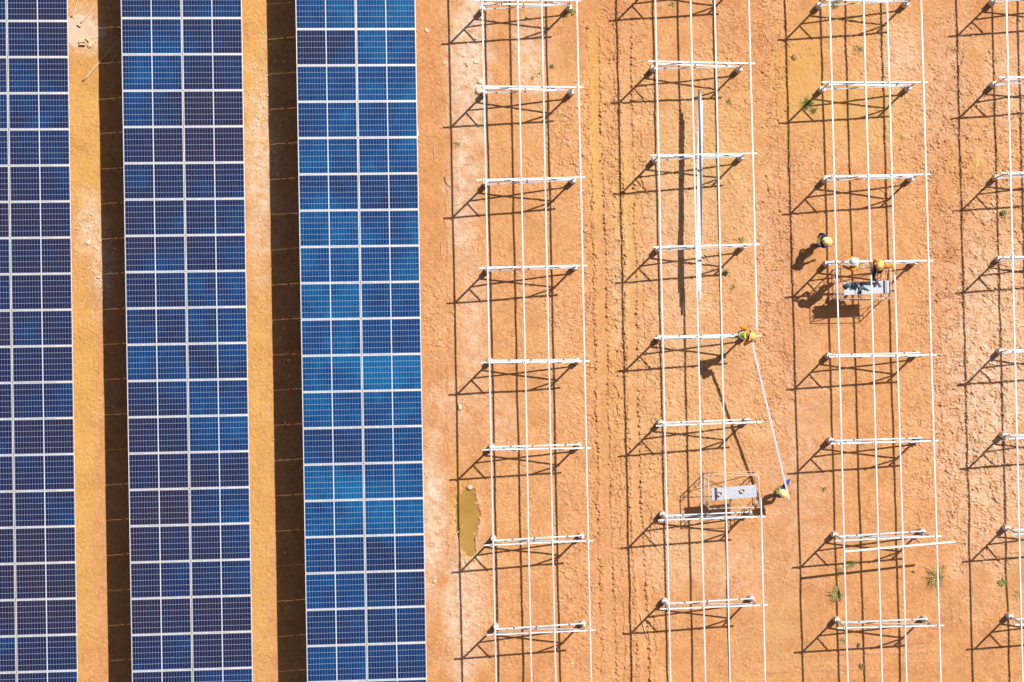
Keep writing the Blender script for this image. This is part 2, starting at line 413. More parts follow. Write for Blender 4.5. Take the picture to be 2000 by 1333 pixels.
def mixc(c, col, f): return c * (1 - f[..., None]) + np.array(col, np.float32) * f[..., None]
mott = 1 / (1 + np.exp(-1.6 * (wob * .6 + wob3 * .8)))
col = np.ones((ny, nx, 3), np.float32) * np.array((.55, .270, .108), np.float32)
col = mixc(col, (.48, .205, .078), mott * .6)
col = mixc(col, (.60, .33, .15), np.clip(fftnoise(.25, .6, seed=33) * .35 + wob3 * .25, 0, .6))
col = mixc(col, (.44, .18, .07), np.clip(fftnoise(.6, .6, seed=34) * .3 - .05, 0, .6))
col = mixc(col, (.61, .34, .165), np.clip(clod, 0, 1) * .45)
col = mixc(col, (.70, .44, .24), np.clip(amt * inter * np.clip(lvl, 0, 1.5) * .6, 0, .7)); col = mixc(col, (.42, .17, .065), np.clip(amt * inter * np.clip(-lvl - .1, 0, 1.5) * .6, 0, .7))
col = mixc(col, (.47, .185, .070), np.clip(red, 0, 1) * .55)
col = mixc(col, (.57, .31, .085), np.clip(ochre * (.95 + .18 * n3 + .1 * wob), 0, 1))
tan = blob([(1370, 330, 110, 170, .8), (1360, 820, 120, 130, .6), (1330, 600, 80, 120, .35), (1040, 180, 60, 80, .4), (1210, 360, 60, 120, .4), (1700, 220, 120, 90, .4), (1100, 700, 50, 60, .3), (1330, 1080, 60, 50, .4), (1920, 650, 70, 120, .35), (1750, 460, 60, 60, .2), (1500, 1230, 70, 70, .25)], .7)
col = mixc(col, (.55, .33, .155), np.clip(tan * (.9 + .2 * n3), 0, 1))
speck = np.clip((fftnoise(.10, .4, seed=31) + wob2 * .5 - 1.1), 0, 1)
col = mixc(col, (.64, .47, .35), np.clip(pale * (1.0 + .25 * wob2 + .2 * n3), 0, 1)); col = mixc(col, (.72, .56, .42), np.clip(speck * (pale + .06) * 1.5, 0, .8))
# dried cement slurry spilt in the top left lane
slab = np.array([(120, 30), (137, 30), (146, 41), (176, 48), (185, 53), (205, 57), (212, 70), (193, 73), (172, 74), (160, 88), (146, 95), (130, 82)], float)
sc = slab.mean(0); sa = np.arctan2(slab[:, 1] - sc[1], slab[:, 0] - sc[0]); sr = np.hypot(slab[:, 0] - sc[0], slab[:, 1] - sc[1]); so = np.argsort(sa)
ds = np.hypot(PX - sc[0], PY - sc[1]) / np.interp(np.arctan2(PY - sc[1], PX - sc[0]), sa[so], sr[so], period=2 * math.pi) + wob2 * .02
sm = np.clip((1.0 - ds) / .06, 0, 1)
Z = Z * (1 - sm * .7) + sm * .02
col = mixc(col, (.66, .46, .34), sm * .97)
# straw litter and faint grass tint
gr = blob([(1540, 1225, 55, 45, .35), (1400, 300, 60, 60, .25), (1578, 200, 26, 22, .5), (895, 285, 14, 20, .5), (1870, 1170, 40, 40, .15), (1990, 1160, 40, 60, .25)], .8)
col = mixc(col, (.40, .29, .10), gr * np.clip(.5 + n2 * .5, 0, 1))

gx = np.cumsum(.4 * 1.235 ** np.arange(36))
fx = np.concatenate([X0 - gx[::-1], xs, xs[-1] + gx]); fy = np.concatenate([Y0 - gx[::-1], ys, ys[-1] + gx])
NX, NY = len(fx), len(fy); o = 36
ZF = np.zeros((NY, NX), np.float32); ZF[o:o + ny, o:o + nx] = Z
CF = np.ones((NY, NX, 4), np.float32); CF[..., :3] = (.54, .265, .108); CF[o:o + ny, o:o + nx, :3] = col
GX, GY = np.meshgrid(fx, fy)
co = np.stack([GX, GY, ZF], -1).reshape(-1, 3).astype(np.float32)
me = bpy.data.meshes.new('ground')
me.vertices.add(NX * NY); me.vertices.foreach_set('co', co.ravel())
idx = np.arange(NX * NY, dtype=np.int32).reshape(NY, NX)
q = np.stack([idx[:-1, :-1], idx[:-1, 1:], idx[1:, 1:], idx[1:, :-1]], -1).reshape(-1, 4)
me.loops.add(q.size); me.loops.foreach_set('vertex_index', q.ravel())
me.polygons.add(len(q)); me.polygons.foreach_set('loop_start', np.arange(0, q.size, 4, dtype=np.int32))
me.polygons.foreach_set('use_smooth', np.ones(len(q), bool))
me.update()
ca = me.color_attributes.new('soil', 'FLOAT_COLOR', 'POINT'); ca.data.foreach_set('color', CF.reshape(-1))
me.materials.append(M['soil'])
ground = bpy.data.objects.new('ground', me); C.objects.link(ground); tag(ground, kind='structure')

def gz(x, y):
    i = int((x - X0) / DX); j = int((y - Y0) / DX)
    return float(Z[j, i]) if 0 <= i < nx and 0 <= j < ny else 0.0
def gat(px, py, dz=0.0):
    p = at(px, py); return Vector((p.x, p.y, gz(p.x, p.y) + dz))

bm = bmesh.new()
pv = [bm.verts.new((at(*(pc + (p - pc) * 1.30)).x, at(*(pc + (p - pc) * 1.30)).y, -.040)) for p in pud]
bm.faces.new(pv[::-1] if False else pv)
bmesh.ops.recalc_face_normals(bm, faces=bm.faces)
for f in bm.faces:
    if f.normal.z < 0: f.normal_flip()
tag(mesh_obj('puddle_water', bm, M['water']), kind='structure')

# ------------------------------------------------------------------ mounting racks
ZL, ZR = 2.38, 1.97
PF = (.080, .406, .632, .955)        # where the four purlins cross a rafter
def rack(name, label, rows, purl, group, breaks=None, blue=()):
    rows = [(at(l[0], l[1], ZL), at(r[0], r[1], ZR)) for l, r in rows]
    base = rows[len(rows) // 2][0].copy(); base.z = 0
    root = empty(name, base); tag(root, label, 'mounting rack', group)
    rnd = random.Random(len(label) * 7 + int(purl[0][0]))
    for L, R in rows:
        L, R = L - base, R - base
        bm = bmesh.new(); add_channel(bm, L, R, .041, .055)
        for f in PF:
            c = L.lerp(R, f); add_box(bm, (c.x - .05, c.y, c.z + .045), .012, .07, .075)
            add_box(bm, (c.x - .045, c.y, c.z + .034), .06, .075, .006)
        mesh_obj('rafter', bm, M['galv'], root)
        A = L.lerp(R, .079); B = L.lerp(R, .897)
        feet = []
        for P in (A, B):
            g0 = gz(P.x + base.x, P.y + base.y)
            fpos = Vector((P.x + rnd.uniform(-.015, .015), P.y + rnd.uniform(-.015, .015), g0 - .03)); feet.append(fpos)
            bm = bmesh.new(); hh = rnd.uniform(.46, .54)
            ring = []
            for k, (zz, r_) in enumerate(((0, .120), (.1, .105), (.32, .096), (hh - .03, .090), (hh, .070))):
                ring.append([bm.verts.new((fpos.x + math.cos(a) * r_ * rnd.uniform(.93, 1.07), fpos.y + math.sin(a) * r_ * rnd.uniform(.93, 1.07), fpos.z + zz)) for a in [i * math.pi / 7 for i in range(14)]])
            for a, b in zip(ring, ring[1:]):
                for k in range(14): bm.faces.new([a[k], a[(k + 1) % 14], b[(k + 1) % 14], b[k]])
            bm.faces.new(ring[-1])
            mesh_obj('concrete_footing', bm, M['concrete'], root, True)
            bm = bmesh.new()
            top = Vector((P.x, P.y, P.z - .01))
            add_box(bm, (fpos.x, fpos.y, fpos.z + hh + .005), .16, .13, .012)
            add_channel(bm, (fpos.x, fpos.y - .0, fpos.z + hh), top + Vector((0, .004, 0)), .050, .042)
            mesh_obj('post', bm, M['galv'], root)
        fa, fb = feet
        def on(f, P, z): return Vector((f.x + (P.x - f.x) * z / P.z, f.y + (P.y - f.y) * z / P.z - .042, z))
        def onr(fr): p = L.lerp(R, fr); return Vector((p.x, p.y - .040, p.z - .01))
        cr = [(on(fa, A, .56), on(fb, B, 1.34)), (on(fb, B, .56) + Vector((0, .084, 0)), on(fa, A, 1.30) + Vector((0, .084, 0))),
              (on(fa, A, 1.30), onr(.079 + .24)), (on(fb, B, 1.34), onr(.897 - .215))]
        for k, (a, b) in enumerate(cr):
            bm = bmesh.new(); add_bar(bm, a, b, .040, .034)
            mesh_obj('brace', bm, M['galv_brace'] if k != 1 else M['galv_blue'], root)
    # purlins lie on the rafters
    up = .030 + .030
    for i, (x0, x1) in enumerate(purl):
        z = ZL + (ZR - ZL) * PF[i] + up
        spans = breaks.get(i, [(-165, 1410)]) if breaks else [(-165, 1410)]
        for ya, yb in spans:
            xa = x0 + (x1 - x0) * ya / 1333; xb = x0 + (x1 - x0) * yb / 1333
            a, b = at(xa, ya, z) - base, at(xb, yb, z) - base
            bm = bmesh.new()
            n = max(1, round((yb - ya) / 300)); 
            pts = [a.lerp(b, k / n) + Vector((rnd.uniform(-.010, .010) if 0 < k < n else 0, 0, 0)) for k in range(n + 1)]
            for p, q_ in zip(pts, pts[1:]): add_channel(bm, p, q_ + (q_ - p).normalized() * -.002, .043, .052, side=-1)
            mesh_obj('purlin', bm, M['galv_blue'] if i in blue else M['galv'], root)
    return root

GR = 'bare steel mounting racks'
rack('mounting_rack', 'bare white steel rack nearest to the blue solar panels, standing beside the brown puddle',
     [((925, 1), (1135, 1.5)), ((928, 169), (1139, 170.5)), ((930, 352), (1142.4, 346.6)), ((935, 524), (1147, 519)), ((939, 708.5), (1151, 705.5)),
      ((942, 879), (1154.5, 875)), ((945.8, 1065.4), (1159, 1056)), ((950, 1240.5), (1163.5, 1231)), ((953, 1416), (1167, 1407))],
     [(941.6, 969.5), (1011.3, 1038.7), (1058, 1085.8), (1127, 1155.3)], GR)
rack('mounting_rack', 'bare steel rack with a gap in its right purlin, where workers pass a long beam',
     [((1262, -46), (1470, -44.5)), ((1266, 120), (1475, 124.5)), ((1270, 304), (1478, 300)), ((1276, 483), (1483, 477.5)), ((1278, 660.5), (1487, 656)),
      ((1281, 832), (1491, 824)), ((1285.5, 1016.3), (1495, 1009)), ((1289.4, 1190), (1499.6, 1181.7)), ((1293, 1366), (1503, 1357))],
     [(1280, 1310), (1349, 1378.4), (1395.6, 1425.8), (1463, 1495)], GR, {3: [(-165, 645), (973, 1410)]})
rack('mounting_rack', 'bare steel rack with two workers on a scaffold and one slanting beam lying across it',
     [((1601, -6), (1808, -7)), ((1605, 161), (1812, 161)), ((1611, 344.5), (1817, 341)), ((1616, 512), (1823.5, 509.3)), ((1619, 697), (1829, 693)),
      ((1622, 867), (1833, 861)), ((1631, 1056.6), (1839.5, 1047)), ((1635, 1227), (1843.7, 1221.7)), ((1640, 1402), (1848, 1396))],
     [(1620.6, 1656.5), (1687, 1723.5), (1732.4, 1771), (1799, 1838)], GR)
rack('mounting_rack', 'bare steel rack cut off by the right edge, only its left side showing',
     [((1947, -14), (2156, -16)), ((1951, 151.4), (2160, 150)), ((1955, 338), (2164, 335)), ((1960, 503), (2169, 498)), ((1964, 688), (2173, 683)),
      ((1970, 857), (2179, 851)), ((1975, 1044), (2184, 1036)), ((1982, 1221), (2191, 1213)), ((1987, 1397), (2196, 1389))],
     [(1965, 1998), (2032, 2066), (2079, 2113), (2147, 2181)], GR)

# loose steel -----------------------------------------------------------------
def loose(label, a, b, mat, wd=.05, ht=.058, group=None, side=1):
    bm = bmesh.new(); mid = (a + b) / 2; add_channel(bm, a - mid, b - mid, wd, ht, side=side)
    ob = mesh_obj('steel_beam', bm, mat); ob.location = mid
    tag(ob, label, 'steel beam', group); return ob
GB = 'loose beams stacked inside the second rack'
loose('leftmost and longest white beam of the stack resting on the braces inside the rack', at(1364.8, 176, 1.12), at(1361.8, 540, 1.12), M['galv_brace'], group=GB)
loose('white beam in the middle of the stack resting inside the rack', at(1368.2, 184, 1.12), at(1365, 568, 1.12), M['galv_brace'], group=GB)
loose('bluish grey beam on the right of the stack resting inside the rack', at(1371.4, 197, 1.13), at(1367.9, 584, 1.13), M['galv_blue'], group=GB)
loose('single white beam lying slantwise on top of the rack below its seventh rafter', at(1649.5, 1077.5, 2.40), at(1866, 1058, 2.06), M['galv'], .058, .058)
BA, BB = at(1467.6, 664, 2.30), at(1541, 975, 1.38)
loose('long white beam carried between the worker on the rack and the worker on the ground', BA, BB, M['galv'], .062, .058)

# ------------------------------------------------------------------ solar arrays
def array(label, xl_px, xr_px, seam_mid, nrow, theta, label_group='rows of mounted solar panels'):
    """xl/xr: photo x of the high and low edge at the nadir row; seam_mid: photo y of one seam in the middle of the row"""
    zl, zr = 2.50, 2.06
    XL = (xl_px - CX) / G * (H - zl) / H; XR = (xr_px - CX) / G * (H - zr) / H
    Wd = XR - XL; tilt = math.atan2(zl - zr, Wd); slant = math.hypot(Wd, zl - zr)
    root = empty('solar_array', ((XL + XR) / 2, 0, 0), (0, 0, theta)); tag(root, label, 'solar array', label_group)
    zc = (zl + zr) / 2
    pitch = 1.1438; y0 = (CY - seam_mid) / G * (H - zc) / H
    pl = (slant - .022) / 2
    def frame_mesh():
        bm = bmesh.new(); t, hgt = .018, .020
        for sx in (-1, 1): add_box(bm, (sx * (pl / 2 - t / 2), 0, -hgt / 2), t, PW, hgt)
        for sy in (-1, 1): add_box(bm, (0, sy * (PW / 2 - t / 2), -hgt / 2 - .0004), pl - 2 * t, t, hgt)
        me = bpy.data.meshes.new('frame'); bm.to_mesh(me); bm.free(); me.materials.append(M['alu']); return me
    def glass_mesh():
        bm = bmesh.new(); add_box(bm, (0, 0, -.006), pl - .033, PW - .033, .006)
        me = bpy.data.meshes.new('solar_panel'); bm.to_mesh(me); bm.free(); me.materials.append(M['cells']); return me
    fm, gm = frame_mesh(), glass_mesh()
    rnd = random.Random(int(xl_px))
    k0 = -int((y0 + 13.2) / pitch)
    n_lo = math.floor((-12.2 - y0) / pitch); 
    for r in range(nrow):
        yy = y0 + (n_lo + r + .5) * pitch
        for s in (-1, 1):
            o1 = bpy.data.objects.new('solar_panel', gm); C.objects.link(o1); o1.parent = root
            off = s * (pl + .022) / 2
            o1.location = (off * math.cos(tilt), yy + rnd.uniform(-.0015, .0015), zc - off * math.sin(tilt))
            o1.rotation_euler = (rnd.uniform(-.0015, .0015), tilt, 0)
            o2 = bpy.data.objects.new('frame', fm); C.objects.link(o2); o2.parent = o1
    ys0 = y0 + n_lo * pitch; ys1 = ys0 + nrow * pitch
    for f in (.14, .40, .62, .88):
        bm = bmesh.new(); X = -Wd / 2 + Wd * f; zz = zl + (zr - zl) * f - .020 - .032
        add_channel(bm, (X, ys0 + .05, zz), (X, ys1 - .05, zz), .05, .058, side=-1)
        mesh_obj('purlin', bm, M['galv'], root)
    yy = ys0 + .8
    while yy < ys1:
        L = Vector((-Wd / 2 + .12, yy, zl - .127)); R = Vector((Wd / 2 - .12, yy, zr - .127 + .02))
        bm = bmesh.new(); add_channel(bm, L, R, .046, .06); mesh_obj('rafter', bm, M['galv'], root)
        for f in (.09, .89):
            P = L.lerp(R, f)
            bm = bmesh.new(); add_channel(bm, (P.x, P.y, .45), (P.x, P.y + .045, P.z), .062, .05); mesh_obj('post', bm, M['galv_brace'], root)
            bm = bmesh.new(); add_tube(bm, [(P.x, P.y, -.15), (P.x, P.y, .3), (P.x, P.y, .5)], .11, 14); mesh_obj('concrete_footing', bm, M['concrete'], root, False)
        a = L.lerp(R, .09); b = L.lerp(R, .89)
        for p, q_ in (((a.x, yy + .05, .56), (b.x, yy + .05, 1.34)), ((b.x, yy + .09, .56), (a.x, yy + .09, 1.30))):
            bm = bmesh.new(); add_bar(bm, p, q_, .04, .034); mesh_obj('brace', bm, M['galv_brace'], root)
        yy += 2.85
    return root
array('row of blue solar panels cut off by the left edge of the photo', 36.5 - 0 - 134, 141.6, 677.5, 24, math.radians(.86))
array('middle row of dark blue solar panels with dusty smears near its right edge', 246.6, 482.6, 672, 24, math.radians(.94))
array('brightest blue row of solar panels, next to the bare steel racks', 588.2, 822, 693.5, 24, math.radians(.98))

# ------------------------------------------------------------------ scaffolds
def scaffold(label, cpx, cpy, wid, dep, rot, plank, prot, joints):
    c = at(cpx, cpy, 1.7); root = empty('scaffold', (c.x, c.y, 0), (0, 0, rot)); tag(root, label, 'scaffold', 'rusty tube scaffolds with a steel deck')
    r = .0165; W, D, HT = wid / 2, dep / 2, 1.70
    for sx in (-1, 1):
        bm = bmesh.new(); X = sx * W
        for sy in (-1, 1):
            add_tube(bm, [(X, sy * D, 0), (X, sy * D, HT)], r)
            add_tube(bm, [(X, sy * D, 0), (X, sy * D, .03)], .045)
            iy = sy * (D - .17)
            add_tube(bm, [(X, sy * D, HT - .34), (X, sy * (D - .06), HT - .30), (X, iy, HT - .2), (X, iy, HT)], r * .7, 6)
            for z in (.35, .7, 1.05, 1.4): 
                add_tube(bm, [(X, sy * D, z), (X, iy, z)], r * .6, 6)
            add_tube(bm, [(X, iy, .1), (X, iy, HT)], r * .65, 6)
        add_tube(bm, [(X, -D, HT - .012), (X, D, HT - .012)], r)
        add_tube(bm, [(X, -D, .12), (X, D, .12)], r * .8)
        mesh_obj('end_frame', bm, M['rust_pipe'], root, True)
    for sy in (-1, 1):
        for k, (za, zb) in enumerate(((.3, 1.5), (1.5, .3))):
            bm = bmesh.new(); add_tube(bm, [(-W, sy * (D + .02 + .024 * k), za), (W, sy * (D + .02 + .024 * k), zb)], .012, 6)
            mesh_obj('cross_brace', bm, M['rust_pipe'], root, True)
        bm = bmesh.new(); add_tube(bm, [(-W, sy * D, HT + .012), (W, sy * D, HT + .012)], .013, 6); mesh_obj('top_rail', bm, M['rust_pipe'], root, True)
    # steel deck with hooks
    pc_ = at(plank[0], plank[1], 1.62); q_ = pc_ - Vector((c.x, c.y, 0)); q_.rotate(Matrix.Rotation(-rot, 3, 'Z'))
    bm = bmesh.new(); R = Matrix.Rotation(prot - rot, 3, 'Z'); L, B = plank[2] / 2, plank[3] / 2
    xs_ = [-L] + [j for j in joints] + [L]
    for a, b in zip(xs_, xs_[1:]):
        m_ = R @ Vector(((a + b) / 2, 0, 0)); add_box(bm, (q_.x + m_.x, q_.y + m_.y, 1.60), b - a - .028, 2 * B, .045, prot - rot, 0)
    for j in joints:
        m_ = R @ Vector((j, 0, 0)); add_box(bm, (q_.x + m_.x, q_.y + m_.y, 1.592), .04, 2 * B - .01, .045, prot - rot, 1)
    for sx in (-1, 1):
        for sy in (-1, 1):
            a = R @ Vector((sx * L, sy * B * .8, 0)); b = R @ Vector((sx * (L + .06), sy * B * .8, 0))
            add_tube(bm, [(q_.x + a.x, q_.y + a.y, 1.60), (q_.x + b.x, q_.y + b.y, 1.66)], .012, 6, 0)
    mesh_obj('deck', bm, [M['deck'], M['deck_dark']], root)
    return root
scaffold('rusty scaffold with two workers above it and tools lying on its deck', 1691, 553.5, 1.60, .97, math.radians(.6), (1693, 562.5, 1.49, .40), math.radians(2.9), [-.38, .62])
scaffold('empty scaffold without workers beside the worker in the yellow helmet', 1433.5, 961, 1.61, 1.03, math.radians(1.0), (1434, 962.5, 1.46, .39), math.radians(4.6), [-.62])

# things lying on the decks
def coil(label, px, py, r):
    bm = bmesh.new()
    pts = [Vector((math.cos(t) * r * (1 + .12 * math.sin(3 * t)), math.sin(t) * r * .8, .01 + .004 * t)) for t in [k * .35 for k in range(52)]]
    add_tube(bm, pts, .010, 6); ob = mesh_obj('rope_coil', bm, M['pale_orange'], None, True)
    p = at(px, py, 1.63); ob.location = (p.x, p.y, 1.63); tag(ob, label, 'rope coil', 'things lying on the scaffold decks'); return ob
coil('faded orange loop on the left half of the empty scaffold deck', 1405, 965, .085)
coil('darker orange loop on the right half of the empty scaffold deck', 1450, 959, .075)

def glove(label, px, py, rot, z=1.63):
    bm = bmesh.new(); add_box(bm, (0, 0, .018), .10, .11, .032)
    for k in range(4): add_tube(bm, [(-.036 + .024 * k, .05, .018), (-.038 + .025 * k, .10 + .02 * (k in (1, 2)), .022), (-.038 + .025 * k, .125 + .02 * (k in (1, 2)), .014)], .012, 6)
    add_tube(bm, [(.045, -.01, .018), (.08, .03, .02), (.09, .055, .015)], .013, 6)
    add_box(bm, (0, -.085, .016), .085, .07, .028)
    bmesh.ops.bevel(bm, geom=bm.edges[:], offset=.004, segments=1, affect='EDGES')
    ob = mesh_obj('work_glove', bm, M['teal'], None, True); p = at(px, py, z); ob.location = (p.x, p.y, z); ob.rotation_euler = (0, 0, rot)
    tag(ob, label, 'glove', 'things lying on the scaffold decks')
glove('teal work glove nearest the left end of the deck below the white helmet', 1660, 558, 1.2)
glove('teal work glove between the dark bag and the white bottle on the scaffold deck', 1668, 561.5, 1.9)
bm = bmesh.new(); add_tube(bm, [(0, -.14, .045), (0, .06, .045), (0, .10, .045), (0, .12, .045)], .042, 12); add_tube(bm, [(0, .12, .045), (0, .16, .045)], .018, 10)
ob = mesh_obj('water_bottle', bm, M['white_plastic'], None, True); p = at(1676.5, 557, 1.63); ob.location = p; ob.rotation_euler = (0, 0, .6); tag(ob, 'white bottle lying on the scaffold deck among the tools', 'bottle')
root = empty('cordless_drill', at(1689, 563, 1.63), (0, 0, -.5)); tag(root, 'dark cordless drill lying on the scaffold deck near its middle', 'drill')
bm = bmesh.new(); add_tube(bm, [(-.12, 0, .04), (.06, 0, .04)], .035, 10); add_tube(bm, [(.06, 0, .04), (.13, 0, .04), (.18, 0, .04)], .022, 8, 0, .008); mesh_obj('drill_body', bm, M['teal'], root, True)
bm = bmesh.new(); add_bar(bm, (-.05, .0, .04), (-.07, -.16, .035), .035, .04); mesh_obj('handle', bm, M['black'], root)
bm = bmesh.new(); add_box(bm, (-.075, -.19, .04), .11, .07, .07); mesh_obj('battery', bm, M['black'], root)
bm = bmesh.new()
add_ball(bm, (0, 0, .05), .11, .08, .055, 2); add_tube(bm, [(-.08, 0, .09), (-.03, 0, .13), (.03, 0, .13), (.08, 0, .09)], .008, 6)
ob = mesh_obj('tool_bag', bm, M['black'], None, True); ob.location = at(1651.5, 560, 1.63); tag(ob, 'small black bag at the left end of the scaffold deck', 'bag')
bm = bmesh.new(); add_ball(bm, (0, 0, .04), .08, .06, .05, 2); add_tube(bm, [(0, 0, .08), (.05, .03, .10), (.1, .02, .05)], .008, 6)
ob = mesh_obj('tool_pouch', bm, M['black'], None, True); ob.location = at(1683.5, 555.5, 1.63); tag(ob, 'dark grey tool pouch right of the white bottle on the deck', 'pouch')

# ------------------------------------------------------------------ people
SK = [varied('skin', (.32, .17, .10), (.38, .21, .13), 8, .6)]
CL = {
 'navy': varied('navy_cloth', (.012, .016, .07), (.03, .035, .14), 10, .85),
 'blue': varied('blue_cloth', (.02, .035, .30), (.04, .07, .45), 10, .85),
 'orange': varied('orange_work_shirt', (.90, .22, .015), (.95, .34, .03), 10, .8),
 'black': varied('black_trousers', (.012, .012, .02), (.035, .035, .045), 10, .85),
 'khaki': varied('khaki_trousers', (.20, .16, .11), (.30, .25, .18), 10, .85),
 'boots': varied('dusty_boots', (.09, .06, .045), (.30, .22, .17), 10, .8),
 'grey': varied('grey_shirt', (.45, .45, .47), (.6, .6, .6), 10, .85),
 'lime': varied('lime_safety_vest', (.55, .80, .10), (.72, .90, .16), 8, .7),
 'pale': varied('pale_safety_vest', (.52, .66, .62), (.72, .80, .72), 8, .7),
 'silver': varied('silver_reflective_tape', (.62, .66, .70), (.78, .80, .82), 8, .35, .3),
 'hy': varied('yellow_helmet', (.90, .68, .24), (.94, .76, .34), 5, .3),
 'ho': varied('orange_yellow_helmet', (.92, .54, .12), (.96, .62, .18), 5, .3),
 'hw': varied('white_helmet', (.82, .82, .80), (.86, .86, .84), 5, .3),
 'dark': varied('dark_eye', (.01, .01, .01), (.02, .02, .02), 5, .3),
}
def ik(a, b, l1, l2, pole):
    d = b - a; L = d.length; mx = (l1 + l2) * .995
    if L > mx: b = a + d * (mx / L); d = b - a; L = mx
    x = (l1 * l1 - l2 * l2 + L * L) / (2 * L); h = math.sqrt(max(l1 * l1 - x * x, 0))
    dn = d.normalized(); pl = (pole - dn * pole.dot(dn))
    pl = pl.normalized() if pl.length > 1e-5 else Vector((0, 0, 1))
    return a + dn * x + pl * h, b

def skin_mesh(verts, edges, radii, root, sub=2):
    bm = bmesh.new(); lay = bm.verts.layers.skin.verify()
    vs = []
    for i, (v, r) in enumerate(zip(verts, radii)):
        x = bm.verts.new(v); x[lay].radius = (r, r) if not isinstance(r, tuple) else r; x[lay].use_root = (i == root); vs.append(x)
    for a, b in edges: bm.edges.new((vs[a], vs[b]))
    me = bpy.data.meshes.new('tmp'); bm.to_mesh(me); bm.free()
    ob = bpy.data.objects.new('tmp', me); C.objects.link(ob)
    m1 = ob.modifiers.new('s', 'SKIN'); m1.use_smooth_shade = True; m1.branch_smoothing = .6
    m2 = ob.modifiers.new('d', 'SUBSURF'); m2.levels = sub; m2.render_levels = sub
    dg = bpy.context.evaluated_depsgraph_get(); dg.update()
    out = bpy.data.meshes.new_from_object(ob.evaluated_get(dg))
    bpy.data.objects.remove(ob); bpy.data.meshes.remove(me)
    return out

